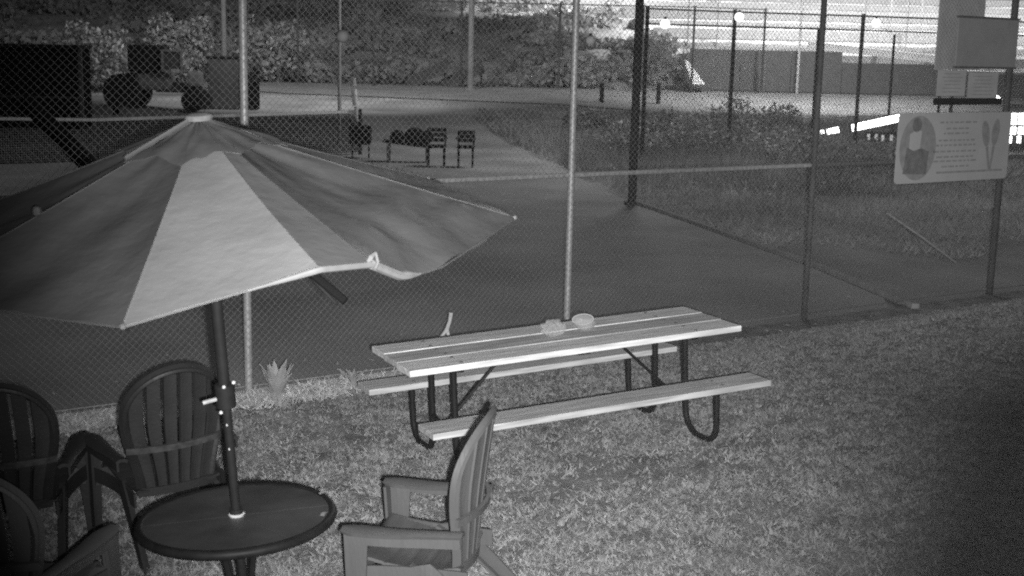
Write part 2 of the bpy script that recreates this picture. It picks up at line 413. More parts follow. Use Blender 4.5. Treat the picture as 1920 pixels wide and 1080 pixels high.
# pale round globes fixed to the fence
M_GLOBE_GLOW = emit('globe_glow', 1.3)  # glow added so that the three right-hand globes look white
for px, py, r, lab in ((643, 68, .05, 'dim round globe on the fence beside the thin bright light pole'), (1107, 76, .042, 'pale round globe on the fence just right of the nearest middle post'),
                       (1247, 45, .045, 'white round globe on the fence right of the tall dark light pole'), (1386, 32, .045, 'white round globe on the fence over the far fence post top'), (1643, 43, .045, 'white round globe on the fence left of the large blank board')):
    c = fence_at(px, py, .07); g = thing('globe', lab, 'globe', c, 'round globes on the chain link fence')
    prof = [(r * math.sin(PI * i / 10) + .0005, -r * math.cos(PI * i / 10)) for i in range(11)]
    mb = MB().lathe(prof, 20); mb.smooth = True; mb.build('globe_shell', M_GLOBE_GLOW if px > 1200 else (M_BALL if px > 900 else M_GREY), g)
    MB().tube([(0, 0, r - .004), (0, 0, r + .02)], .012, 8).build('globe_cap', M_DARK, g)

# ---------------------------------------------------------------- court furniture: net, posts, light poles
def P3(x, y, dz=0): return Vector((x, y, zg(x, y) + dz))
NP = site(672, 275, 31.8); NP = Vector((NP.x, NP.y, 0)); ND = Vector((-.8328, -.5536, 0))
net = thing('tennis_net', 'tennis net with a pale tape, stretched across the court at left', 'net', NP)
NL = 12.8; nz = .12
def nl(s, z): v = ND * s; return (v.x, v.y, nz + z)
def top(s): return .93 + .14 * abs(s - NL / 2) / (NL / 2)
V = []; F = []
def rib(a, b, r=.011):
    global V, F
    a = Vector(a); b = Vector(b); t = (b - a).normalized(); q = t.cross(Vector((.55, -.83, .1))).normalized() * r; n = Vector((.5536, -.8328, 0)) * r
    k = len(V); V += [a + q, a - q * .5 + n, a - q * .5 - n, b + q, b - q * .5 + n, b - q * .5 - n]
    F += [(k, k + 1, k + 4, k + 3), (k + 1, k + 2, k + 5, k + 4), (k + 2, k, k + 3, k + 5)]
s = .02
while s < NL: rib(nl(s, .03), nl(s, top(s) - .06)); s += .05
z = .05
while z < .88:
    for i in range(8): rib(nl(NL * i / 8, z), nl(NL * (i + 1) / 8, z))
    z += .05
o = raw('net_mesh', V, F, M_BLACK, 'stuff'); o.parent = net
tp = MB().grid(lambda u, v: Vector(nl(NL * u, top(NL * u) - .065 * v)), 32, 1, .02); tp.build('tape', mat('net_tape', .9, .7, .1, 3), net)
MB().box((Vector(nl(NL / 2, .45))), (.05, .012, .9), ND.to_track_quat('X', 'Z').to_matrix()).build('centre_strap', mat('strap', .24, .7), net)
for s in (-.05, NL + .05): MB().tube([nl(s, -.1), nl(s, 1.1)], .045, 10).build('post', M_DARK, net)
# pale tall scoring marker beside the net post
b = site(668, 212, 31.7); m = thing('score_marker', 'pale slim marker standing up from the right end of the tennis net', 'marker', b)
tilt = Matrix.Rotation(-.10, 3, 'Y')
MB().tube([tilt @ Vector((0, 0, -.2)), tilt @ Vector((0, 0, .16))], .035, 8).build('marker_foot', M_PALE, m)
MB().tube([tilt @ Vector((0, 0, .18)), tilt @ Vector((0, 0, .58))], .07, 10).build('marker_tube', mat('marker_white', .95, .5), m)
MB().tube([tilt @ Vector((0, 0, .66)), tilt @ Vector((0, 0, .84))], .07, 10).build('marker_head', M_PALE, m)

def pole(name, px, D, r, ztop, m, label, cat, group=None, base=None, arm=False, px1=None):
    p = site(px, 300, D); x, y = p.x, p.y; z0 = zg(x, y)
    t = thing(name, label, cat, (x, y, z0), group)
    MB().tube([(0, 0, -.3), (0, 0, (ztop - z0) * .5), (0, 0, ztop - z0)], [r, r * .95, r * .85], 12).build('shaft', m, t)
    MB().lathe([(r * 1.9, -.02), (r * 1.9, .05), (r * 1.2, .07)], 12).build('base_plate', m, t)
    if arm:
        MB().box((0, 0, ztop - z0 - .1), (1.2, .1, .1)).build('lamp_arm', m, t)
        MB().box((.45, -.1, ztop - z0 - .25), (.5, .35, .18), None, .02).build('lamp_head', M_GREY, t)
    return t
pole('light_pole', 1188, 22.3, .075, 8.0, M_DARK_VEIL, 'tall thick dark light pole standing at the far end of the court edge kerb', 'light pole', arm=True)
pole('slim_pole', 637, 34.5, .05, 7.5, M_GALV, 'thin bright light pole rising behind the right end of the tennis net', 'pole')
pole('slim_pole', 880, 55, .13, 8.0, mat('pale_pole', .26, .8, .2, 2), 'pale grey pole standing on the planted bank, left of the middle fence post', 'pole')
pole('slim_pole', 424, 52, .11, 9.0, mat('pale_pole2', .16, .8, .2, 2), 'grey pole behind the parked tractor, beside the left fence post', 'pole')

# second fence (right) and third fence (far): posts, top rails, mesh
def far_fence(name, label, pts, ztop, m, pitch, r_wire, r_post, mesh_from=0.0, lower=None):
    o0 = Vector((pts[0][0], pts[0][1], 0)); t = thing(name, label, 'fence', o0)
    P = [Vector((x, y, 0)) for x, y in pts]
    for p in P:
        z0 = zg(p.x, p.y); MB().tube([p - o0 + Vector((0, 0, z0 - .2)), p - o0 + Vector((0, 0, ztop + .06))], r_post, 8).build('post', m, t)
    for a, b in zip(P[:-1], P[1:]):
        for z in [ztop] + (lower or []):
            MB().tube([a - o0 + Vector((0, 0, z)), b - o0 + Vector((0, 0, z))], .024, 6).build('rail', m, t)
    VV = []; FF = []
    for a, b in zip(P[:-1], P[1:]):
        d = b - a; L = d.length; u = d / L; zb = min(zg(a.x, a.y), zg(b.x, b.y))
        n = Vector((u.y, -u.x, 0))
        v, f = diag_mesh(L, zb + mesh_from, ztop, pitch, r_wire, lambda s, z, q: tuple(a - o0 + u * s + n * q + Vector((0, 0, z))), jitter=.01, seg=3)
        k = len(VV); VV += v; FF += [tuple(i + k for i in g) for g in f]
    o = raw('wire_mesh', VV, FF, M_WIRE, 'stuff'); o.parent = t
    return t
def gp(px, D): p = site(px, 300, D); return (p.x, p.y)
far_fence('chain_link_fence', 'dark second chain link fence beyond the kerb, its posts cutting the bright terrace', [gp(1203, 31.5), gp(1364, 32.5), gp(1600, 33.5), gp(1775, 34.5), gp(1990, 36)], 3.78, M_DARK_VEIL, .09, .0032, .05, lower=[3.42])
far_fence('chain_link_fence', 'far chain link fence across the foot of the planted bank', [gp(560, 56), gp(700, 56), gp(862, 56), gp(1043, 56), gp(1196, 56), gp(1290, 56), gp(1420, 57)], 4.75, M_DARK_VEIL, .2, .003, .05)
for i, (px, D, zt, m, r, lab) in enumerate(((1519, 42, 3.65, M_DARK, .04, 'thin dark post before the grey wall, left of the middle right fence post'),
                                       (1660, 44, 3.55, M_DARK, .045, 'thin dark post between the white globe and the blank board'),
                                       (1752, 44, 3.75, M_DARK, .05, 'short dark post at the left edge of the tall grey screen'),
                                       (1486, 57.0, 8.0, M_PALE, .055, 'thin white post crossing the floodlit terrace and the grey wall'),
                                       (1424, 57.0, 3.0, M_GREY, .03, 'thin grey rod standing before the middle of the grey wall'))):
    p = site(px, 300, D); z0 = zg(p.x, p.y)
    tag(MB().tube([(0, 0, -.2), (0, 0, zt - z0)], r, 8).build('post', m, None, M=Matrix.Translation((p.x, p.y, z0))), lab, 'post')
# short dark bollards along the road
for px, D, h, lab in ((1128, 50, .75, 'short dark bollard by the road, left of the tall light pole'), (1234, 50, .8, 'short dark bollard by the road, right of the tall light pole')):
    p = site(px, 190, D); b_ = thing('bollard', lab, 'bollard', P3(p.x, p.y), 'bollards along the road')
    MB().tube([(0, 0, -.1), (0, 0, h)], .09, 10).build('shaft', M_DARK, b_); MB().lathe([(.1, 0), (.1, .05), (.03, .09)], 10, (0, 0, h)).build('cap', M_GREY, b_)

# ---------------------------------------------------------------- far right: grey wall, floodlit terraces, lit strips
wl_ = thing('boundary_wall', 'long grey screen wall below the floodlit terrace', 'wall', (0, 58.5, 0))
xa = site(1292, 130, 58.5).x; xb = site(1960, 130, 58.5).x; n = 7
for i in range(n):
    x0 = xa + (xb - xa) * i / n; x1 = xa + (xb - xa) * (i + 1) / n
    zt = 3.02 if i < 3 else (2.55 if i < 5 else 2.2); zb = 1.0
    MB().box(((x0 + x1) / 2, 0, (zt + zb) / 2), (x1 - x0 - .03, .12, zt - zb)).build('wall_panel', M_WALL, wl_)
MB().box(((xa + xb) / 2, .02, 1.05), (xb - xa, .2, .3)).build('wall_footing', M_DARK, wl_)
terr = thing('terrace', 'floodlit stepped concrete terraces rising behind the grey wall', 'terrace', (0, 59, 0))
xt0 = site(1120, 50, 62).x
for i in range(8):
    y0 = 59.3 + i * 3.4; z0 = 1.9 + i * .62 if i > 0 else 2.0
    xl = site((1292, 1290, 1262, 1225, 1190, 1120, 1060, 1000)[i], 50, y0).x
    MB().box(((xl + 60) / 2, y0 + 1.7 - 59, z0 - 1.2), (60 - xl, 3.4, 3.0 - .0), None).build('terrace_step', M_TERR, terr)
    if i > 0:
        MB().box(((xl + 60) / 2, y0 - 59 - .03, z0 + .15), (60 - xl, .05, (.1, .42, .16, .5, .2, .6, .3, .4)[i])).build('step_edge', M_GREY, terr)
for (px, py, D, h, lab) in ((1290, 60, 66, 3.2, 'leftmost thin rod on the bright terrace'), (1456, 70, 70, 3.4, 'thin rod on the bright terrace left of the thin white post'), (1548, 60, 72, 3.6, 'thin rod on the bright terrace behind the middle right fence post'), (1668, 70, 68, 3.2, 'thin rod on the bright terrace just right of the thin dark post'), (1725, 70, 70, 3.2, 'thin rod on the bright terrace nearest the tall grey screen'), (1345, 60, 66, 3.2, 'thin rod on the bright terrace left of the far fence post'), (1620, 60, 64, 3.0, 'thin rod on the bright terrace right of the middle fence post'), (1700, 60, 64, 3.0, 'thin rod on the bright terrace left of the tall grey screen')):
    p = site(px, py, D); tag(MB().tube([(0, 0, -3), (0, 0, h)], .035, 6).build('terrace_rod', M_GREY, None, M=Matrix.Translation(p)), lab, 'rod', 'rods on the terrace')
# long white bench on the terrace
a = site(1515, 84, 61.5); b = site(1765, 112, 60.5)
bn = thing('terrace_bench', 'long white bench slab along the floodlit terrace above the wall', 'bench', (a + b) / 2)
d = b - a; Rm = d.to_track_quat('X', 'Z').to_matrix()
MB().box((0, 0, .0), (d.length, .5, .35), Rm, .02).build('slab', mat('white_slab', .85, .8, .05, 3), bn)
for t in (-.4, 0, .4): MB().box(d * t + Vector((0, 0, -.45)), (.2, .4, .6), Rm).build('bench_leg', M_GREY, bn)
# patch of light on the ground, built as a white wedge
rp = MB(); q = [site(1283, 112, 57.5), site(1290, 114, 57.5), site(1322, 158, 56.0), site(1298, 158, 56.0)]
q2 = [v + Vector((.1, 1.2, -.35)) for v in q]
rp.add(q + q2, [(0, 1, 2, 3), (4, 7, 6, 5), (0, 4, 5, 1), (1, 5, 6, 2), (2, 6, 7, 3), (3, 7, 4, 0)])
tag(rp.build('light_patch', mat('light_patch_white', .85, .8)), 'white wedge as a patch of light at the left end of the grey wall', 'light_patch')
# lit strips and windows seen low at the right, beyond the second fence
def strip(px0, py0, px1, py1, D0, D1, hpx, label, segs):
    a = site(px0, py0, D0); b = site(px1, py1, D1); d = b - a; c = (a + b) / 2
    t = thing('strip_light', label, 'light', c, 'lit strips beyond the second fence'); Rm = d.to_track_quat('X', 'Z').to_matrix(); hh = hpx / 2400 * D0
    MB().box((0, .12, 0), (d.length + .1, .1, hh * 1.25), Rm, .01).build('housing', M_DARK, t)
    for (u0, u1) in segs:
        MB().box(d * ((u0 + u1) / 2 - .5), (d.length * (u1 - u0), .06, hh), Rm, .01).build('lit_tube', M_LIT, t)
    for u in (.1, .9): MB().tube([d * (u - .5) + Vector((0, .14, 0)), d * (u - .5) + Vector((0, .14, -1.2))], .03, 6).build('strip_post', M_DARK, t)
strip(1598, 240, 1687, 221, 38, 37, 13, 'brightest white strip light touching the left edge of the banner', ((0, .3), (.32, .46), (.48, 1)))
strip(1539, 250, 1572, 243, 39, 38.6, 10, 'short white strip light split by the middle right fence post', ((0, .2), (.38, .55), (.6, 1)))
kz = thing('lit_window', 'bright white window with dark bars at the right edge below the notices', 'window', site(1905, 255, 37))
for r_, (y0, y1, xs) in enumerate(((212, 234, ((1889, 1905), (1911, 1932))), (238, 252, ((1890, 1904), (1910, 1932))), (255, 268, ((1892, 1896), (1908, 1913))))):
    for x0, x1 in xs:
        a = site(x0, y0, 37) - kz.location; b = site(x1, y1, 37) - kz.location
        MB().box((a + b) / 2, (abs(b.x - a.x), .03, abs(a.z - b.z))).build('pane', M_LIT, kz)
a = site(1882, 205, 37.1) - kz.location; b = site(1960, 300, 37.1) - kz.location
MB().box((a + b) / 2 + Vector((0, .08, -.3)), (abs(b.x - a.x), .08, abs(a.z - b.z) + .9)).build('window_frame', M_DARK, kz)
hd = site(1871, 185, 37); h_ = thing('lit_lamp', 'small bright lamp under the right hand notice', 'lamp', hd)
MB().box((0, 0, 0), (.22, .06, .12), Matrix.Rotation(.6, 3, 'Y'), .02).build('lamp_glass', M_LIT, h_); MB().box((0, .08, .03), (.3, .06, .2), Matrix.Rotation(.6, 3, 'Y'), .02).build('lamp_case', M_DARK, h_)
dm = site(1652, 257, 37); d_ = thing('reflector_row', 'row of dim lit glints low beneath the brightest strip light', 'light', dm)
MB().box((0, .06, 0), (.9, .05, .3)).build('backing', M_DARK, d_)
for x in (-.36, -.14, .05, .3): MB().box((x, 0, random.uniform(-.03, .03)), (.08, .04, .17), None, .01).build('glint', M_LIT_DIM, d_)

# ---------------------------------------------------------------- far left: shed, tractor, blocks, bank
sh = thing('storage_shed', 'dark flat sided shed beyond the net at the upper left edge', 'shed', (0, 0, 0))
a = site(-120, 85, 38); b = site(152, 208, 38); c = (a + b) / 2; zb_ = zg(c.x, c.y)
sh.location = (c.x, c.y, zb_)
wd = b.x - a.x; hh = a.z - zb_
MB().box((0, .5, hh / 2 - .1), (wd, 1.0, hh + .2)).build('wall', M_BLACK, sh)
MB().box((0, .5, hh + .05), (wd + .1, 1.1, .1)).build('roof', M_DARK, sh)
MB().box((0, -.03, hh * .39), (wd, .05, .06)).build('wall_rail', mat('shed_rail', .06, .8), sh)
MB().box((wd / 2 + .02, .03, hh / 2), (.1, .1, hh)).build('corner_post', mat('shed_post', .09, .8), sh)
# parked tractor
p = site(292, 196, 44); tr = thing('tractor', 'old tractor with a square windscreen frame parked beyond the net at left', 'tractor', P3(p.x, p.y))
def wheel(x, y, R, w, nm):
    o = MB().lathe([(R * .55, -w / 2), (R * .92, -w / 2), (R, -w * .3), (R, w * .3), (R * .92, w / 2), (R * .55, w / 2)], 28)
    o.v = [(vx + x, vz + y, vy + R) for vx, vy, vz in o.v]; q_ = o.build(nm, M_DARK, tr)
    h = MB().lathe([(R * .56, -w * .35), (R * .2, -w * .45), (.04, -w * .5)], 20); h.v = [(vx + x, vz + y, vy + R) for vx, vy, vz in h.v]; h.build('hub', M_GREY, q_)
wheel(-.95, -.6, .62, .38, 'rear_wheel'); wheel(-.95, .75, .62, .38, 'rear_wheel'); wheel(1.4, -.55, .38, .22, 'front_wheel'); wheel(1.4, .7, .38, .22, 'front_wheel')
hood = MB().box((.0, .05, 1.0), (1.3, .7, .62), None, .2); hood.build('hood', mat('hood_paint', .26, .6, .2, 4), tr)
MB().box((.8, .05, .8), (1.5, .45, .35), None, .05).build('chassis', M_DARK_VEIL, tr); MB().box((-.2, .05, 1.75), (1.2, 1.0, .9), None, .08).build('cab', M_DARK, tr)
wf = MB()
for s in (-.32, .32): wf.box((.75 + s, -.6, 1.68), (.07, .06, .7))
for z in (1.35, 2.02): wf.box((.75, -.6, z), (.7, .065, .07))
wf.build('windscreen_frame', mat('frame_pale', .3, .6), tr); MB().box((.75, -.57, 1.7), (.6, .02, .62)).build('windscreen', mat('screen_grey', .12, .3), tr)
MB().box((.85, -.5, 1.35), (.3, .3, .14), None, .04).build('headlamp', M_PALE, tr); MB().box((1.45, -.3, 1.1), (.5, .4, .5), None, .1).build('fender', mat('fender', .3, .6, .2, 5), tr)
for px, py, w_, h_, D, m, nm, lab, cat in ((422, 190, 1.05, 1.75, 45, M_DARK_VEIL, 'storage_box', 'dark upright box between the tractor and the left fence post', 'box'),
                                     (471, 194, .5, .95, 45, M_BLACK, 'waste_bin', 'black upright bin just right of the left fence post', 'bin')):
    p = site(px, py, D); z0 = zg(p.x, p.y); t = thing(nm, lab, cat, (p.x, p.y, z0))
    MB().box((0, 0, h_ / 2), (w_, .6, h_), None, .04).build('body', m, t); MB().box((0, 0, h_ + .03), (w_ + .08, .68, .07), None, .02).build('lid', M_DARK, t)
for px, w_, lab in ((196, 1.1, 'longer pale block lying on the ground left of the tractor'), (226, .5, 'short pale block lying against the tractor wheel')):
    p = site(px, 193, 42.5); tag(MB().box((0, 0, .12), (w_, .3, .26), None, .02).build('kerb_block', mat('block', .16, .9, .2, 5), None, M=Matrix.Translation(P3(p.x, p.y))), lab, 'block', 'pale blocks by the tractor')
# leaning dark beam at the left
a = site(70, 200, 20.5); b = site(190, 322, 19.5); bb = thing('leaning_beam', 'dark slanting beam leaning beyond the fence behind the umbrella', 'beam', b)
Rm = (a - b).to_track_quat('X', 'Z').to_matrix()
MB().box((a - b) / 2 - Vector((.0, 0, .1)), ((a - b).length + .8, .2, .2), Rm, .01).build('beam', M_BLACK, bb)
c_, e_ = site(141, 254, 19.8), site(190, 312, 19.4)
MB().tube([c_ - b, e_ - b], .03, 6).build('edge_strip', mat('edge_strip', .2, .6), bb)
# bench, chairs, ball cart on the court
M_CHAIR_FAR = mat('far_chair', .03, .7, .3, 8)
def dark_seat(px, py, D, label, w_, h_):
    p = site(px, py, D); t = thing('court_chair', label, 'chair', P3(p.x, p.y), 'dark chairs on the court')
    MB().box((0, 0, .45), (w_, .45, .05), None, .01).build('seat', M_BLACK, t); 
    for q in range(3): MB().box((0, .2 + .02 * q, .58 + q * (h_ - .6) / 2.2), (w_, .03, .085), Matrix.Rotation(-.15, 3, 'X'), .01).build('back_slat', M_CHAIR_FAR, t)
    for x in (-1, 1):
        MB().tube([(x * (w_ / 2 - .03), .19, .45), (x * (w_ / 2 - .03), .26, h_)], .02, 6).build('back_upright', M_CHAIR_FAR, t); MB().box((x * (w_ / 2), -.02, .64), (.05, .4, .03)).build('armrest', M_CHAIR_FAR, t)
    for x in (-1, 1):
        for y in (-1, 1): MB().tube([(x * (w_ / 2 - .04), y * .2, 0), (x * (w_ / 2 - .04), y * .2, .45)], .02, 6).build('leg', M_BLACK, t)
dark_seat(818, 292, 29, 'left one of two dark chairs standing on the court', .44, .85)
dark_seat(873, 292, 29, 'right one of two dark chairs standing on the court', .40, .8)
p = site(765, 272, 30); t = thing('court_bench', 'dark bench heaped with dark bags on the court beyond the net end', 'bench', P3(p.x, p.y))
MB().box((0, 0, .42), (1.15, .4, .06), Matrix.Rotation(.1, 3, 'Y'), .01).build('seat', M_BLACK, t)
for x in (-.45, .45): MB().box((x, 0, .2), (.06, .36, .4)).build('leg', M_GREY, t)
for x, s_ in ((-.25, .3), (.15, .42), (.42, .3)):
    bg_ = MB(); bm = bmesh.new(); bmesh.ops.create_icosphere(bm, subdivisions=2, radius=1)
    bg_.add([(x + v.co.x * s_ * .6, v.co.y * .2, .58 + v.co.z * s_ * .55) for v in bm.verts], [[v.index for v in f.verts] for f in bm.faces]); bm.free(); bg_.build('bag', M_BLACK, t)
p = site(676, 285, 30.8); t = thing('ball_cart', 'dark ball cart standing at the right end of the tennis net', 'cart', P3(p.x, p.y))
MB().box((0, 0, .55), (.5, .4, .45), None, .05).build('basket', M_BLACK, t); MB().tube([(-.2, 0, .75), (-.3, 0, 1.05)], .02, 6).build('handle', M_BLACK, t)
for x in (-.2, .2): MB().tube([(x, 0, 0), (x, 0, .4)], .02, 6).build('leg', M_BLACK, t)

# planted bank behind the far fence, rough grass beside the court, single shrubs
def leaf_cloud(n, fn, size, asp=.5):
    c = np.array([fn() for _ in range(n)], dtype=np.float64)
    a = rng.normal(size=(n, 3)); a /= np.linalg.norm(a, axis=1)[:, None]
    b = np.cross(a, rng.normal(size=(n, 3))); b /= np.linalg.norm(b, axis=1)[:, None]
    s = size * rng.uniform(.5, 1.3, (n, 1))
    V = np.stack([c - a * s, c - b * s * asp, c + a * s, c + b * s * asp], 1).reshape(-1, 3)
    return V, np.arange(4 * n).reshape(-1, 4)
def bank_pt():
    while True:
        y = 57.5 + 34 * random.random() ** 1.3; x = random.uniform(-28, 9) * y / 60
        if x / y > .1375 - (y - 58) * .0036 + .006 * math.sin(y * 2.1): continue
        n1 = noise.noise(Vector((x * .22, y * .22, 0))); n2 = noise.noise(Vector((x * .6, y * .6, 4)))
        h = max(0, .35 + n1 * 1.6 + n2 * .7)
        if random.random() < .04 or h > .38: return (x, y, zg(x, y) + h * random.random() ** .5)
V, F = leaf_cloud(44000, bank_pt, .17, .8)
raw('undergrowth', V, F, mat('bank_leaf', .36, .7, .5, .35, island=.12, trans=.3), 'stuff')
def rough_pt():
    while True:
        y = random.uniform(17, 47); x = random.uniform(-2, 15)
        e = float(np.interp(y, [12.6, 16.4, 22.4, 45.5], [4.8, 4.1, 2.3, -1.5]))
        if x > e and y > 18.0 + 2 * noise.noise(Vector((x * .6, y * .3, 9))): return x, y
n = 42000; B = []
for _ in range(n):
    x, y = rough_pt(); z = zg(x, y); h = random.uniform(.05, .15) * (.6 + .8 * max(0, noise.noise(Vector((x * .5, y * .5, 2))) + .4)); h *= 1 + 2.2 * sm(24, 29, y) * (1 - sm(37, 42, y)) * (x < 9.5); a = random.uniform(0, 2 * PI); w_ = .008 + y * .0005
    lx, ly = random.uniform(-.12, .12), random.uniform(-.12, .12)
    B.append(((x - w_ * math.cos(a), y - w_ * math.sin(a), z - .02), (x + w_ * math.cos(a), y + w_ * math.sin(a), z - .02), (x + lx, y + ly, z + h)))
raw('rough_grass', np.array(B).reshape(-1, 3), np.arange(3 * n).reshape(-1, 3), M_LEAF, 'stuff')
def shrub(px, py, D, rx, rz, m, label, n=3000, leaf=.06, pale=None):
    p = site(px, py, D); x0, y0 = p.x, p.y; z0 = zg(x0, y0)
    t = thing('shrub', label, 'shrub', (x0, y0, z0), 'shrubs beyond the court')
    lob = [(random.uniform(-.6, .6) * rx, random.uniform(-.5, .5) * rx, random.uniform(.35, .8) * rz, random.uniform(.35, .55)) for _ in range(8)]
    def fn():
        a = random.choice(lob); v = Vector((random.gauss(0, 1), random.gauss(0, 1), random.gauss(0, 1))).normalized() * random.random() ** .35
        return (a[0] + v.x * rx * a[3], a[1] + v.y * rx * a[3], max(.03, a[2] + v.z * rz * a[3]))
    V, F = leaf_cloud(n, fn, leaf); o = raw('foliage', V, F, m); o.parent = t
    st = MB()
    for a in lob[:5]: st.tube([(a[0] * .15, a[1] * .15, -.1), (a[0] * .5, a[1] * .5, a[2] * .5), (a[0], a[1], a[2])], [.04, .03, .012], 6)
    st.build('stem', M_BARK, t)
    if pale:
        V, F = leaf_cloud(90, lambda: (pale[0] + random.gauss(0, .16), -rx * .5 + random.gauss(0, .1), pale[1] + random.gauss(0, .16)), .09); o = raw('blossom', V, F, M_PALE); o.parent = t
shrub(1250, 250, 36, 1.0, 1.0, M_LEAF_D, 'low dark shrub just right of the tall light pole')
shrub(1330, 262, 34.5, 1.1, 1.25, M_LEAF_D, 'dark shrub left of the first dark post of the second fence')
shrub(1425, 262, 36, 1.3, 1.2, M_LEAF_D, 'widest dark shrub right of the first dark post of the second fence', 3600)
shrub(1100, 240, 40, .8, .7, M_LEAF_D, 'small low shrub behind the nearest middle fence post')
shrub(515, 150, 57, 1.7, 2.3, M_LEAF, 'tall shrub with a pale blossom cluster right of the left fence post', 2200, .14, pale=(.1, 1.7))
shrub(190, 150, 50, 1.6, 2.2, M_LEAF_D, 'dark shrub behind the tractor, beside the shed corner', 2000, .13)
shrub(345, 130, 54, 1.5, 2.4, M_LEAF_D, 'dark tall shrub behind the tractor windscreen', 2000, .13)
shrub(1500, 262, 36, 1.2, .7, M_LEAF_D, 'low shrub left of the short split strip light', 3000)
shrub(1640, 320, 29, 1.6, .75, M_LEAF_D, 'broad dark shrub below the brightest strip light', 4200, .05)
shrub(1570, 330, 26, 1.2, .9, M_LEAF_D, 'low dark shrub between the kerb and the second fence', 3000, .045)
shrub(1385, 268, 32.5, 1.9, .8, M_LEAF_D, 'wide low dark shrub mass before the second fence, under the middle of the road', 4200, .055)
shrub(1215, 262, 33.5, 1.3, .75, M_LEAF_D, 'low dark shrub close behind the foot of the tall light pole', 3000, .055)
# sloping grey roof slabs on the bank
for px, D, lab in ((800, 57.5, 'left grey sloping slab lying on the foot of the planted bank'), (868, 57.0, 'right grey sloping slab lying under the pale pole')):
    p = site(px, 148, D); z0 = zg(p.x, p.y); t = thing('lean_to', lab, 'slab', (p.x, p.y, z0), 'sloping slabs at the bank foot')
    MB().box((0, 0, .45), (2.0, 1.5, .08), Matrix.Rotation(-.45, 3, 'Y') @ Matrix.Rotation(.3, 3, 'X')).build('roof_slab', mat('slab_grey', .12, .9, .2, 2), t)
    MB().tube([(.8, 0, -.1), (.8, 0, .7)], .04, 6).build('prop', M_DARK, t)

# ---------------------------------------------------------------- lawn: grass blades, plants, forked stick
def lawn_ok(x, y):
    d = (x - FP0.x) * FN.x + (y - FP0.y) * FN.y; return d
nb = 230000
s_ = rng.uniform(-4, 9, nb * 2); d_ = .42 + 7.2 * rng.random(nb * 2)
X = FP0.x + FDIR.x * s_ + FN.x * d_; Y = FP0.y + FDIR.y * s_ + FN.y * d_
lo = np.array([noise.noise(Vector((x * 1.1, y * 1.1, 21))) + .5 * noise.noise(Vector((x * 3, y * 3, 5))) for x, y in zip(X, Y)])
tl = (X - .36) * math.cos(.43) + (Y - 8.5) * math.sin(.43); tb = -(X - .36) * math.sin(.43) + (Y - 8.5) * math.cos(.43)
wear_shade = .55 * np.exp(-((np.abs(tb) - .75) / .28) ** 2) * (np.abs(tl) < 1.3) + .8 * np.exp(-((X + 1.15) ** 2 + (Y - 5.3) ** 2) / .5)  # worn grass, thinned also as contact shade around the furniture
keep = (np.abs(X / np.maximum(Y, .1)) < .5) & (Y > 5.4) & (rng.random(len(X)) < np.clip(1.05 + 1.1 * lo - wear_shade, .12, 1)); X = X[keep][:nb]; Y = Y[keep][:nb]; n = len(X)
dd = (X - FP0.x) * FN.x + (Y - FP0.y) * FN.y
t_ = np.clip((dd - .35) / 1.15, 0, 1); Z = (.0516 * X + .0035) * t_ * t_ * (3 - 2 * t_)
cl = np.array([noise.noise(Vector((x * 4, y * 4, 0))) * .35 + .8 * noise.noise(Vector((x * 14, y * 14, 7))) + .5 * noise.noise(Vector((x * 30, y * 30, 3))) for x, y in zip(X, Y)])
h = (.014 + .018 * rng.random(n)) * np.clip(.75 + 1.0 * cl, .25, 1.9); a = rng.uniform(0, 2 * PI, n); w = rng.uniform(.005, .011, n) * np.clip(.9 + .5 * cl, .5, 1.5)
le = rng.normal(0, .028, (n, 2))
A = np.stack([X - w * np.cos(a), Y - w * np.sin(a), Z - .004], 1); Bp = np.stack([X + w * np.cos(a), Y + w * np.sin(a), Z - .004], 1)
T = np.stack([X + le[:, 0], Y + le[:, 1], Z + h], 1)
raw('grass', np.stack([A, Bp, T], 1).reshape(-1, 3), np.arange(3 * n).reshape(-1, 3), M_GRASS, 'stuff')

m_ = 9000; ss = rng.uniform(-8, 2.4, m_); ds_ = rng.uniform(-.02, .5, m_)
X2 = FP0.x + FDIR.x * ss + FN.x * ds_; Y2 = FP0.y + FDIR.y * ss + FN.y * ds_; an = rng.uniform(0, 2 * PI, m_); ln = rng.normal(0, .045, (m_, 2)); w2 = rng.uniform(.004, .009, m_)
Z2 = np.array([zg(a, b) for a, b in zip(X2, Y2)]) + .01
raw('dry_straw', np.stack([np.stack([X2 - w2 * np.cos(an), Y2 - w2 * np.sin(an), Z2], 1), np.stack([X2 + w2 * np.cos(an), Y2 + w2 * np.sin(an), Z2], 1), np.stack([X2 + ln[:, 0], Y2 + ln[:, 1], Z2 + rng.uniform(.015, .06, m_)], 1)], 1).reshape(-1, 3), np.arange(3 * m_).reshape(-1, 3), mat('straw', .72, .7, .2, 8, island=.2, trans=.2), 'stuff')
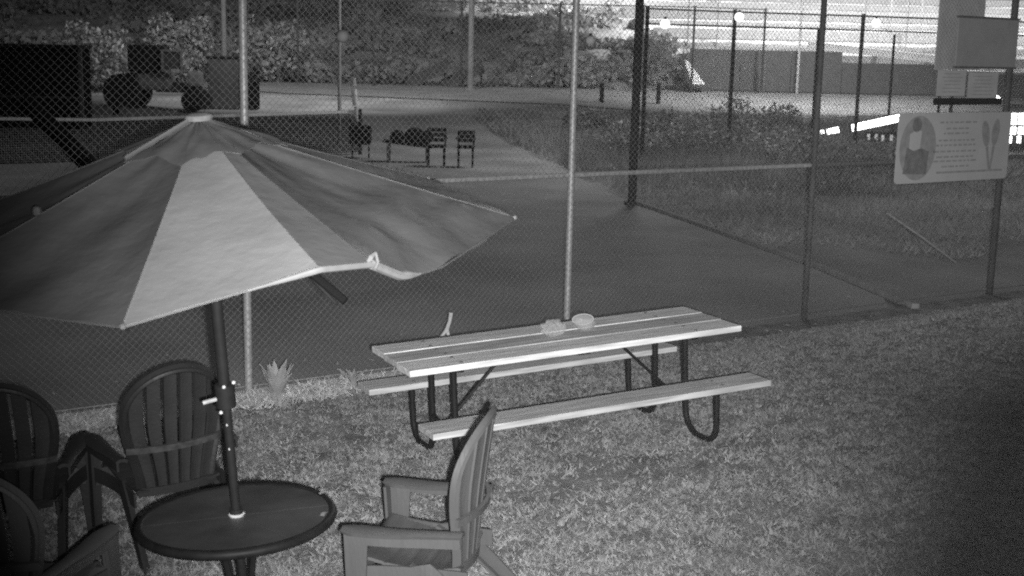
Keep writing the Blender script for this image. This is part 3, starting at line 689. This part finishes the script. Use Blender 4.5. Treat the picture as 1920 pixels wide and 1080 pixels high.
# fallen leaves and scraps of straw lying on the lawn and along the court
lv = []
for _ in range(520):
    s0 = random.uniform(-5, 8); d0 = random.uniform(-2.5, 6.5) if random.random() < .75 else random.gauss(-.3, .3)
    p_ = FP0 + FDIR * s0 + FN * d0; z_ = zg(p_.x, p_.y) + (.03 if d0 > .3 else .012); a = random.uniform(0, 2 * PI); l_ = random.uniform(.012, .035); t_ = random.uniform(-.012, .012)
    c_, s_ = math.cos(a) * l_, math.sin(a) * l_
    lv += [(p_.x - c_, p_.y - s_, z_ + t_), (p_.x + s_ * .4, p_.y - c_ * .4, z_ + .004), (p_.x + c_, p_.y + s_, z_ - t_ * .5), (p_.x - s_ * .4, p_.y + c_ * .4, z_)]
raw('fallen_leaves', np.array(lv), np.arange(len(lv)).reshape(-1, 4), mat('dead_leaf', .5, .7, .4, 3, island=.5), 'stuff')
def strap_plant(x, y, n, hh, spread, label):
    z0 = zg(x, y); t = thing('strap_leaf_plant', label, 'plant', (x, y, z0), 'strap leaf plants along the fence')
    for i in range(n):
        a = 2 * PI * i / n + random.uniform(-.3, .3); l = hh * random.uniform(.75, 1.1); sp = spread * random.uniform(.5, 1.1); w_ = hh * .105 * random.uniform(.8, 1.2)
        def fn(u, v, a=a, l=l, sp=sp, w_=w_):
            q = (u - .5) * 2 * w_ * (math.sin(PI * min(1, v * .85 + .15)) ** .6); r = sp * v ** 1.6
            return (math.cos(a) * r - math.sin(a) * q, math.sin(a) * r + math.cos(a) * q, l * (v - .15 * v * v * sp / hh) + abs(u - .5) * w_ * .6)
        MB().grid(fn, 2, 6, .003).build('leaf', M_PLANT, t)
pl = LM @ Vector((-1.80, 9.35, 0)); strap_plant(pl.x, pl.y, 15, .34, .15, 'larger pale strap leaf plant at the foot of the fence, left of the picnic table')
pl = site(662, 712, 9.9); strap_plant(pl.x, pl.y, 9, .18, .12, 'smaller pale strap leaf plant close to the end of the picnic bench')
# forked stick
p = site(842, 640, 10.15); p.z = 0
st = thing('forked_stick', 'pale forked stick standing between the picnic table and the fence', 'stick', (p.x, p.y, zg(p.x, p.y)))
q0 = site(846, 586, 10.15) - st.location; q1 = site(838, 617, 10.15) - st.location; q2 = site(826, 634, 10.15) - st.location; q3 = site(842, 633, 10.15) - st.location
MB().tube([q0, q0.lerp(q1, .5) + Vector((.006, 0, 0)), q1], [.018, .015, .017], 7).build('stem', mat('pale_stick', .6, .8, .2, 20), st)
MB().tube([q1, q2, q2 + (q2 - q1) * 4.2], [.015, .014, .012], 7).build('prong', bpy.data.materials['pale_stick'], st)
MB().tube([q1, q3, Vector((q3.x + .02, q3.y, -.05))], [.014, .014, .012], 7).build('prong', bpy.data.materials['pale_stick'], st)

# ---------------------------------------------------------------- picnic table
TM = frame_on_lawn(.3163, 8.4989, .4291)
pt = thing('picnic_table', 'wooden picnic table with attached benches on black tube legs', 'picnic table', TM)
L = 2.445; hw = .3817; zt = .76; zs = .442
pw = (2 * hw - .02) / 3
M_BOLT = mat('bolt_head', .08, .5, .3, 30)
def bolts(par, y, z, w=.075):
    for e in (-.87, .87):
        for dy in (-w, w): MB().lathe([(.013, -.001), (.012, .003), (.005, .005)], 8, (e + random.uniform(-.006, .006), y + dy, z)).build('bolt', M_BOLT, par)
for i in (-1, 0, 1):
    pk = MB().box((.006 * i, i * (pw + .009), zt - .02 + .003 * i), (L, pw, .04), None, .004).build('plank', M_WOOD if i else M_WOOD2, pt); bolts(pk, i * (pw + .009), zt + .003 * i)
for sgn in (-1, 1):
    pk = MB().box((0, sgn * (.465 + .719) / 2, zs - .02), (L, .254, .04), None, .005).build('bench_plank', M_WOOD2, pt); bolts(pk, sgn * .592, zs, .06)
for e in (-.87, .87):
    for sgn in (-1, 1):
        path = [(e, sgn * .2, zt - .045), (e, sgn * .2, .5), (e, sgn * .205, .24)]
        for q in range(7):
            t = q / 6 * PI / 2; path.append((e, sgn * (.205 + .15 * (1 - math.cos(t))), .17 - .15 * math.sin(t) + 0))
        for q in range(7):
            t = q / 6 * PI / 2; path.append((e, sgn * (.46 + .13 * math.sin(t)), .02 + .13 * (1 - math.cos(t))))
        path += [(e, sgn * .592, .28), (e, sgn * .592, zs - .042)]
        MB().tube(path, .0215, 10).build('leg', M_TUBE, pt)
        MB().box((e, sgn * .592, zs - .047), (.09, .2, .008)).build('bench_bracket', M_TUBE, pt)
        MB().box((e, sgn * .18, .285), (.03, .10, .02), Matrix.Rotation(sgn * .35, 3, 'X')).build('gusset', M_TUBE, pt)
    MB().box((e, 0, zt - .055), (.045, .66, .028)).build('crossbar', M_TUBE, pt)
    MB().tube([(e, -.2, .27), (e, .2, .27)], .014, 8).build('crossbar', M_TUBE, pt)
    MB().tube([(e * .45, 0, zt - .045), (e * .97, 0, .28)], .011, 8).build('brace', M_TUBE, pt)
MB().box((0, 0, zt - .05), (.09, .70, .02)).build('crossbar', M_TUBE, pt)

def lump(name, mlist, x, y, z, s, label, cat, seed):
    t = thing(name, label, cat, TM @ Matrix.Translation((x, y, z)))
    bm = bmesh.new(); bmesh.ops.create_icosphere(bm, subdivisions=4, radius=1); mb = MB()
    for v in bm.verts:
        n1 = noise.noise(v.co * 2.2 + Vector((seed, 0, 0))); n2 = abs(noise.noise(v.co * 5 + Vector((0, seed, 0))))
        v.co *= 1 + .35 * n1 - .35 * n2
    zmin = min(v.co.z for v in bm.verts)
    mb.add([(v.co.x * s[0], v.co.y * s[1], max(0.001, (v.co.z - zmin * .75) * s[2])) for v in bm.verts], [[v.index for v in f.verts] for f in bm.faces]); bm.free()
    mb.build('crumpled_film', mlist, t, smooth=False); return t
lw = LM.inverted() @ TM
def on_table(lx, ly): 
    v = lw.inverted() @ Vector((lx, ly, .76)); return v.x, v.y
x, y = on_table(.27, 8.50)
lump('plastic_bag', M_CLEAR, x, y, zt + .001, (.09, .075, .06), 'crumpled clear plastic bag lying on the picnic table, left of the open dish', 'bag', 3.1)
x, y = on_table(.50, 8.72)
ds = thing('plastic_dish', 'clear plastic dish with its lid up on the picnic table', 'dish', TM @ Matrix.Translation((x, y, zt + .001)) @ Matrix.Rotation(-.3, 4, 'Z'))
def bowl(u, v, h=.035, r=.085):
    t = 2 * PI * u; rr = r * (.65 + .35 * v) ; return (rr * math.cos(t), rr * math.sin(t), h * v)
MB().grid(bowl, 24, 4, .002).add([(0, 0, .001)] + [(.055 * math.cos(2 * PI * k / 24), .055 * math.sin(2 * PI * k / 24), .001) for k in range(24)], [(0, k + 1, (k + 1) % 24 + 1) for k in range(24)]).build('base', M_CLEAR, ds)
def lid(u, v):
    t = PI * u; r = .075 * math.sin(PI / 2 * v) ; return (r * math.cos(t * 2) , .075 - .03 * (1 - v), .046 + r * math.sin(t * 2) * .5)
MB().grid(lid, 24, 4, .002).build('lid', M_CLEAR, ds)
rimm = MB().tube([(.075 * math.cos(2 * PI * k / 24), .075, .046 + .0375 * math.sin(2 * PI * k / 24)) for k in range(25)], .0035, 6, cap=False); rimm.build('lid_rim', M_PALE, ds)

# ---------------------------------------------------------------- round table and umbrella
rt = thing('round_table', 'round dark patio table with the umbrella pole through its middle', 'table', frame_on_lawn(-1.2266, 5.3023))
RT = .405; ZT = .718
g = MB()
for k in range(6):           # the top: six sectors with fine joints
    a0 = 2 * PI * k / 6 + .25; a1 = a0 + 2 * PI / 6
    n = 12; pts = []
    gap = .0022
    for q in range(n + 1):
        a = a0 + (a1 - a0) * q / n; pts.append((RT * .975 * math.cos(a), RT * .975 * math.sin(a)))
    for q in range(n, -1, -1):
        a = a0 + (a1 - a0) * q / n; pts.append((.03 * math.cos(a), .03 * math.sin(a)))
    am = (a0 + a1) / 2; pts = [(x + gap * math.cos(am), y + gap * math.sin(am)) for x, y in pts]
    N = len(pts)
    sec = MB().add([(x, y, ZT) for x, y in pts] + [(x, y, ZT - .008) for x, y in pts], [tuple(range(N)), tuple(range(2 * N - 1, N - 1, -1))] + [(i + N, (i + 1) % N + N, (i + 1) % N, i) for i in range(N)])
    sec.build('top_sector', M_GLASS, rt)
MB().lathe([(RT * .97, -.013), (RT * .97, -.0085), (.03, -.0085), (.03, -.013)], 48, (0, 0, ZT)).build('top_backing', M_BLACK, rt)
ring = MB().tube([((RT + .006) * math.cos(2 * PI * k / 64), (RT + .006) * math.sin(2 * PI * k / 64), ZT - .016) for k in range(65)], .022, 10, cap=False); ring.build('rim', M_TUBE, rt)
MB().lathe([(.032, 0), (.036, .008), (.03, .012), (.024, .012)], 20, (0, 0, ZT)).build('hole_ring', M_CHROME, rt)
for k in range(4):
    a = PI / 4 + k * PI / 2 + .2; c, s = math.cos(a), math.sin(a)
    MB().tube([(.24 * c, .24 * s, ZT - .02), (.10 * c, .10 * s, ZT - .10), (.065 * c, .065 * s, .45), (.065 * c, .065 * s, .25), (.14 * c, .14 * s, .08), (.30 * c, .30 * s, .012)], .014, 8).build('leg', M_TUBE, rt)
MB().tube([(.075 * math.cos(2 * PI * k / 24), .075 * math.sin(2 * PI * k / 24), .4) for k in range(25)], .008, 6, cap=False).build('leg_ring', M_TUBE, rt)
for (x, y, r, lab) in ((-.88, 5.545, .5, 'small pale curled scrap near the far edge of the round table'), (-.84, 5.27, 1.2, 'faint pale scrap near the right edge of the round table')):
    o = MB().grid(lambda u, v: ((u - .5) * .045, (v - .5) * .02, .006 + .008 * math.sin(u * 3)), 4, 2, .001).build('pale_fleck', mat('fleck', .3 if r < 1 else .17, .8), None, M=frame_on_lawn(x, y, r, ZT + .001)); tag(o, lab, 'fleck', 'flecks on the round table')  # small pale curled flecks on the table top

UM = LM                                  # umbrella points are in the lawn's frame
um = thing('patio_umbrella', 'large weathered patio umbrella with one pale panel, leaning over the round table', 'umbrella', UM)
A = Vector((-1.22, 5.117, 2.433)); AX = Vector((.004, -.1076, .9942)).normalized(); BASE = Vector((-1.2266, 5.3023, .718))
AX = (A - BASE).normalized()
tips = [Vector(t) for t in [[-1.223, 3.93, 1.854], [-0.474, 4.293, 1.972], [0.02, 5.167, 2.002], [-0.379, 6.039, 2.088], [-1.224, 6.398, 2.129], [-2.101, 6.035, 2.093], [-2.463, 5.161, 2.0], [-2.098, 4.289, 1.904]]]
MID = Vector((-0.62, 4.093, 1.993))
foot = BASE - AX * (BASE.z / AX.z)
MB().tube([foot + AX * .05, BASE, BASE + AX * .56], .0195, 14).build('pole', M_POLE, um)
MB().tube([BASE + AX * .5, A - AX * .03], .0245, 14).build('upper_pole', M_POLE, um)
MB().lathe([(.22, 0), (.22, .03), (.19, .06), (.05, .075), (.032, .12), (.026, .22)], 32, foot).build('base', M_DARK, um)
cc = BASE + AX * .56; RA = AX.to_track_quat('Z', 'Y').to_matrix()
col_ = MB().tube([cc - AX * .055, cc - AX * .05, cc + AX * .05, cc + AX * .055], [.03, .042, .042, .03], 14).build('crank_housing', M_POLE, um)
MB().tube([cc + Vector((-.03, -.02, -.01)), cc + Vector((-.088, -.03, -.022))], .009, 8).build('crank_handle', mat('worn_metal', .4, .5, .3, 40), col_)
for v in ((.008, -.046, .048), (.046, -.03, .062), (-.012, -.046, -.062)):
    MB().lathe([(.002, -.008), (.008, -.004), (.008, .004), (.002, .008)], 10, cc + Vector(v)).build('bolt', M_CHROME, col_)
for dz in (-.13, -.24): MB().lathe([(.001, -.006), (.005, 0), (.001, .006)], 8, cc + AX * dz + Vector((0, -.02, 0))).build('pole_pin', M_CHROME, um)
MB().tube([BASE + AX * .012, BASE + AX * .035], .027, 14).build('pole_collar', M_DARK, um)
def rib_curve(k, t, lift=0.0):
    """point on rib k, t from the apex 0 to the tip 1, slightly bowed"""
    p = A.lerp(tips[k % 8], t); return p + AX * (-.006 * math.sin(PI * t) + lift)
def rim_at(k, u):
    """the hem line of panel k; the two front right panels sag round the slipped rib"""
    e0, e1 = tips[k % 8], tips[(k + 1) % 8]
    if k == 0: return e0.lerp(MID, u / .6) if u < .6 else MID.lerp(e1, (u - .6) / .4)
    if k == 1:
        pts = [(0, e1 * 0 + e0), (.16, Vector((-.392, 4.42, 1.909))), (.28, Vector((-.335, 4.5, 1.898))), (.46, Vector((-.251, 4.62, 1.902))), (.72, Vector((-.117, 4.87, 1.952))), (1, e1)]
        for (u0, p0), (u1, p1) in zip(pts[:-1], pts[1:]):
            if u <= u1: return p0.lerp(p1, (u - u0) / (u1 - u0))
    return e0.lerp(e1, u)
def panel_fn(k, u0, u1, t0=.06, sag=.05, fold=0.0):
    def fn(u, v):
        uu = u0 + (u1 - u0) * u; t = t0 + (1 - t0) * v
        a = rib_curve(k, t); b = rib_curve(k + 1, t)
        p = a.lerp(b, uu) + (rim_at(k, uu) - tips[k % 8].lerp(tips[(k + 1) % 8], uu)) * (t if k == 0 else t ** 7)
        s = math.sin(PI * uu)
        p = p - AX * sag * s * math.sin(PI * min(1, t)) * (.4 + .6 * t)
        w = fold * math.sin(uu * 17 + t * 5) * t * s * .35 + fold * noise.noise(Vector((uu * 5, t * 3, k * 3.1))) * s * math.sin(PI * t)
        if k == 1:        # pull folds running into the right hand tip
            o_ = Vector((.55, -.8, 0)); p = p + o_ * (.055 * s * math.sin(PI * sm(.45, 1, t)))
            w += .016 * math.sin((1 - t) * 30 - uu * 3) * sm(.45, 1, uu) * (1 - sm(.9, 1, uu)) * sm(.5, .8, t)
        return p + AX * w
    return fn
# canopy panels; panel 0 is pale with a narrow grey gore along the slipped rib
for k in range(8):
    if k == 0:
        MB().grid(panel_fn(0, .0, .6, sag=.02, fold=.004), 14, 18, .003).build('canopy_panel', M_CLOTH_L, um, smooth=True)['label'] = 'pale front canopy panel'
        MB().grid(panel_fn(0, .6, 1.0, sag=.02, fold=.004), 10, 18, .003).build('canopy_gore', M_CLOTH_G, um, smooth=True)
    elif k == 1:
        MB().grid(panel_fn(1, 0, 1, sag=.05, fold=.03), 30, 30, .003).build('canopy_panel', M_CLOTH, um, smooth=True)
    else:
        MB().grid(panel_fn(k, 0, 1, sag=.05, fold=.022), 16, 18, .003).build('canopy_panel', M_CLOTH, um, smooth=True)
for k in range(8): MB().tube([rib_curve(k, .06 + .92 * i / 6, .002) for i in range(7)], .0035, 6).build('seam', M_CLOTH_L if k == 0 else M_CLOTH, um)
# vent cap
def cap_fn(k):
    def fn(u, v):
        t = .015 + v * (.262 - .022 * math.sin(PI * u))
        a = rib_curve(k, t, .013); b = rib_curve(k + 1, t, .013); p = a.lerp(b, u)
        return p + AX * (.012 * math.sin(PI * u) * v + .007 * math.sin(u * 12 + k * 2) * v * math.sin(PI * u) + .012 * noise.noise(Vector((u * 4, v * 3, k))))
    return fn
M_CAP = mat('cap_cloth', .105, .75, .15, 8, .15, 18, trans=.12)
for k in range(8): MB().grid(cap_fn(k), 12, 8, .003).build('vent_flap', M_CAP, um, smooth=True)
for k in (7,):
    MB().tube([rib_curve(k, t, .026) for t in (.02, .1, .2, .272)], .009, 6).build('vent_piping', M_CLOTH_G, um)
fin = MB().lathe([(.052, -.014), (.056, -.004), (.05, .006), (.03, .012), (.002, .014)], 20); fin.v = [tuple(A + AX * .018 + RA @ Vector(v)) for v in fin.v]; fin.build('finial', mat('finial_grey', .24, .6, .3, 30), um, smooth=True)
HUB = BASE + AX * 1.22
MB().tube([HUB - AX * .04, HUB + AX * .04], .035, 12).build('runner_hub', M_DARK, um)
for k in range(8):
    if k == 1:
        r_ = MB().tube([A - AX * .03, A.lerp(tips[1], .5) - AX * .05, Vector((-.70, 4.30, 1.96)), Vector((-.564, 4.25, 1.852))], .015, 8).build('rib', M_BLACK, um)
        MB().tube([Vector((-.74, 4.42, 1.955)), Vector((-.604, 4.32, 1.83))], .007, 6).build('strut_end', M_POLE, r_)
    else:
        r_ = MB().tube([rib_curve(k, t, -.035) for t in (.03, .3, .6, .97)], .009, 6).build('rib', M_POLE, um)
    MB().tube([HUB, rib_curve(k, .5, -.045)], .008, 6).build('strut', M_POLE, r_)
    if k != 1: MB().lathe([(.003, -.011), (.010, -.006), (.010, .006), (.003, .011)], 10, tips[k]).build('rib_tip', M_CLOTH_G, r_)
# hems: a rolled edge along each panel, thick and folded on the two front right panels
for k in range(8):
    n = 40; path = [rim_at(k, i / n) - AX * .004 for i in range(n + 1)]
    if k == 0:
        MB().tube(path[:16], .0035, 8).build('hem', M_CLOTH_G, um)
        MB().tube(path[15:], [.0035 + .0085 * sm(.35, .6, i / n) for i in range(15, n + 1)], 8).build('rolled_hem', M_HEM, um)
    elif k == 1:
        MB().tube(path[:13], [.017 - .012 * sm(.2, .3, i / n) for i in range(13)], 8).build('rolled_hem', M_HEM, um)
        MB().tube(path[12:], .0035, 8).build('hem', M_CLOTH, um)
    else: MB().tube(path, .0035, 8).build('hem', M_CLOTH, um)
# loose tie flap at the slipped corner
t1 = tips[1]
fl = [Vector((-.487, 4.28, 1.976)), Vector((-.459, 4.30, 2.008)), Vector((-.452, 4.29, 1.975)), Vector((-.462, 4.27, 1.955))]
MB().tube([fl[0], fl[0].lerp(fl[1], .5) + Vector((0, -.01, .004)), fl[1]], [.006, .009, .004], 6).build('tie_flap', M_HEM, um)
MB().tube([fl[1], fl[2], fl[3]], [.004, .006, .008], 6).build('tie_flap', M_HEM, um)
# knotted tie on the left rib
kn = rib_curve(7, .57, .02); tie = MB()
tie.lathe([(.004, -.02), (.016, -.012), (.018, 0), (.014, .014), (.004, .02)], 10, kn); tie.build('tie_knot', M_CLOTH, um)

# ---------------------------------------------------------------- resin garden chairs
def back_pt(u, v, off=0.0):
    """u metres across, v 0..0.72 up the back; off = metres in front of it"""
    lean = .13; z = .34 + v * math.cos(lean); y = -.17 - v * math.sin(lean) - .02 * (v / .7) ** 2 * 1.0
    y += .075 * (u / .28) ** 2 + off * math.cos(lean); z += off * math.sin(lean)
    return Vector((u, y, z))
VT = .735; V1 = .46
def hw_at(v): 
    if v < V1: return .215 + (.292 - .215) * sm(0, V1, v)
    return .292 * math.sqrt(max(0, 1 - ((v - V1) / (VT - V1)) ** 2))
def make_chair(label, m, mb_=None):
    t = thing('garden_chair', label, 'chair', None, 'resin garden chairs around the round table')
    # frame: a band round the sides and the arched top
    outl = []
    for i in range(11): v = V1 * i / 10; outl.append((hw_at(v), v))
    for i in range(1, 25):
        a = PI * i / 24; outl.append((.292 * math.cos(a), V1 + (VT - V1) * math.sin(a)))
    for i in range(9, -1, -1): v = V1 * i / 10; outl.append((-hw_at(v), v))
    def inset(p):
        u, v = p; d = Vector((u, max(0, v - V1) * 1.1)); 
        if v <= V1: return (u - math.copysign(.03, u), v)
        d.normalize(); return (u - d.x * .036, v - d.y * .042)
    inn = [inset(p) for p in outl]; n = len(outl) - 1
    def band(u, v):
        i = min(n, int(round(u * n))); a, b = outl[i], inn[i]; q = (a[0] + (b[0] - a[0]) * v, a[1] + (b[1] - a[1]) * v)
        return back_pt(q[0], q[1], .012 * math.sin(PI * v))
    MB().grid(band, n, 4, .026).build('back_frame', m, t, smooth=True)
    ns = 6; W0 = .182; W1 = .26
    for k in range(ns):
        f0 = -1 + 2 * k / ns + .034; f1 = -1 + 2 * (k + 1) / ns - .034; fm = (f0 + f1) / 2
        def slat(u, v, f0=f0, f1=f1):
            f = f0 + (f1 - f0) * u
            vt = V1 + (VT - V1 - .042) * math.sqrt(max(0, 1 - min(1, abs(f) * .93) ** 2)); vv = .02 + (vt - .02) * v
            w = W0 + (W1 - W0) * sm(0, V1, vv)
            return back_pt(f * w, vv, .004 + .005 * math.sin(PI * u))
        MB().grid(slat, 4, 12, .016).build('back_slat', m, t, smooth=True)
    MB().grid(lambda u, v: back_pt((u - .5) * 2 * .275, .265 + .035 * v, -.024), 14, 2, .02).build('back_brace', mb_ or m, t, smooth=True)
    MB().grid(lambda u, v: back_pt((u - .5) * 2 * .22, .0 + .05 * v, .0), 10, 2, .022).build('lower_rail', m, t, smooth=True)
    # seat: dished, curling down at the front, with shallow grooves
    def seat(u, v):
        x = (u - .5) * 2 * (.235 + .03 * v); y = -.16 + .52 * v
        z = .365 + .065 * v - .03 * math.sin(PI * min(1, v * 1.1)) - .085 * max(0, (v - .85) / .15) ** 2 + .02 * (2 * u - 1) ** 2 - .004 * (math.cos(v * 2 * PI * 6) > .9)
        return Vector((x, y, z))
    MB().grid(seat, 12, 36, .014).build('seat', m, t, smooth=True)
    for s in (-1, 1):
        def arm(u, v, s=s):
            y = -.2 + .55 * v; wd = .062 + .042 * sm(.2, .8, v); wd *= math.sqrt(max(.02, 1 - max(0, (v - .9) / .1) ** 2 * .7))
            x = s * (.315 + .012 * v) + (u - .5) * wd * 1.0; z = .585 + .012 * sm(.5, 1, v) - .012 * (2 * u - 1) ** 2 - .015 * max(0, .25 - v) * 4 * 0
            return Vector((x, y, z))
        am = MB().grid(arm, 6, 16, .018).build('armrest', m, t, smooth=True)
        sk = MB().grid(lambda u, v, s=s: Vector((s * (.337 + .006 * v + .012 * sm(.3, .9, v)), -.19 + .525 * v, .578 - .055 * u + .010 * sm(.5, 1, v))), 3, 12, .012); sk.build('arm_skirt', m, am, smooth=True)
        def fleg(u, v, s=s):       # broad tapered front leg, folded like an angle section
            z = .58 * (1 - v); w = .06 + .05 * (1 - v) ** 1.2
            if u < .5: return Vector((s * (.35 - .0 * v), .335 - w * (1 - 2 * u), z))
            return Vector((s * (.35 - (u - .5) * 2 * w * .8), .335, z))
        MB().grid(fleg, 6, 10, .014).build('front_leg', m, t, smooth=False)
        def rleg(u, v, s=s):       # rear leg sweeping back and down from the seat side
            y = .02 - .40 * v ** 1.15; z = .40 - .40 * v ** 1.35; w = .10 - .03 * v
            if u < .5: return Vector((s * (.268 + .035 * v), y - w / 2 + w * 2 * u, z + .02 * (1 - v) * (1 - 2 * u)))
            return Vector((s * (.268 + .035 * v - (u - .5) * 2 * .045), y + w / 2, z))
        MB().grid(rleg, 6, 12, .013).build('rear_leg', m, t, smooth=False)
        MB().grid(lambda u, v, s=s: Vector((s * (.262 + .075 * v ** 3), -.2 + .53 * v, .385 + .035 * v - .08 * u)), 2, 10, .012).build('side_apron', m, t, smooth=True)
    MB().grid(lambda u, v: Vector(((u - .5) * .64, .335 - .02 * v, .40 - .09 * v)), 8, 3, .012).build('front_apron', m, t, smooth=True)
    return t
def yaw_of(fx, fy): return math.atan2(fy, fx) - PI / 2
chC = make_chair('light grey resin chair with its slatted back edge on, right of the round table', M_RESIN)
chC.matrix_world = frame_on_lawn(-.38, 5.69, yaw_of(-.98, .20))
chB = make_chair('dark slat back resin chair directly behind the umbrella pole and round table', M_RESIN_D, mat('resin_highlight', .062, .45, .4, 25, spec=.5))  # paler brace: a gloss highlight painted into its colour
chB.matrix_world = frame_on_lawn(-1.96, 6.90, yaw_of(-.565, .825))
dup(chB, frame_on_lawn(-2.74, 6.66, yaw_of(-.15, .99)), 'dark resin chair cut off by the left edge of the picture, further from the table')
dup(chC, frame_on_lawn(-2.24, 5.27, yaw_of(.2, .98)), 'grey resin chair nearest the bottom left corner, its slanting back edge leaving the picture')

# ---------------------------------------------------------------- thin haze volume, added to imitate veiling glare
hz = MB().box((0, 74, 11.8), (190, 182, 28.6)).build('haze', bpy.data.materials.new('glare_haze'), None, kind='stuff')
hm = hz.data.materials[0]; hm.use_nodes = True; hn = hm.node_tree.nodes
hn.remove(hn['Principled BSDF']); pv = hn.new('ShaderNodeVolumePrincipled'); pv.inputs['Color'].default_value = (.9, .9, .9, 1); pv.inputs['Density'].default_value = 0.00018
hm.node_tree.links.new(pv.outputs[0], hn['Material Output'].inputs['Volume'])
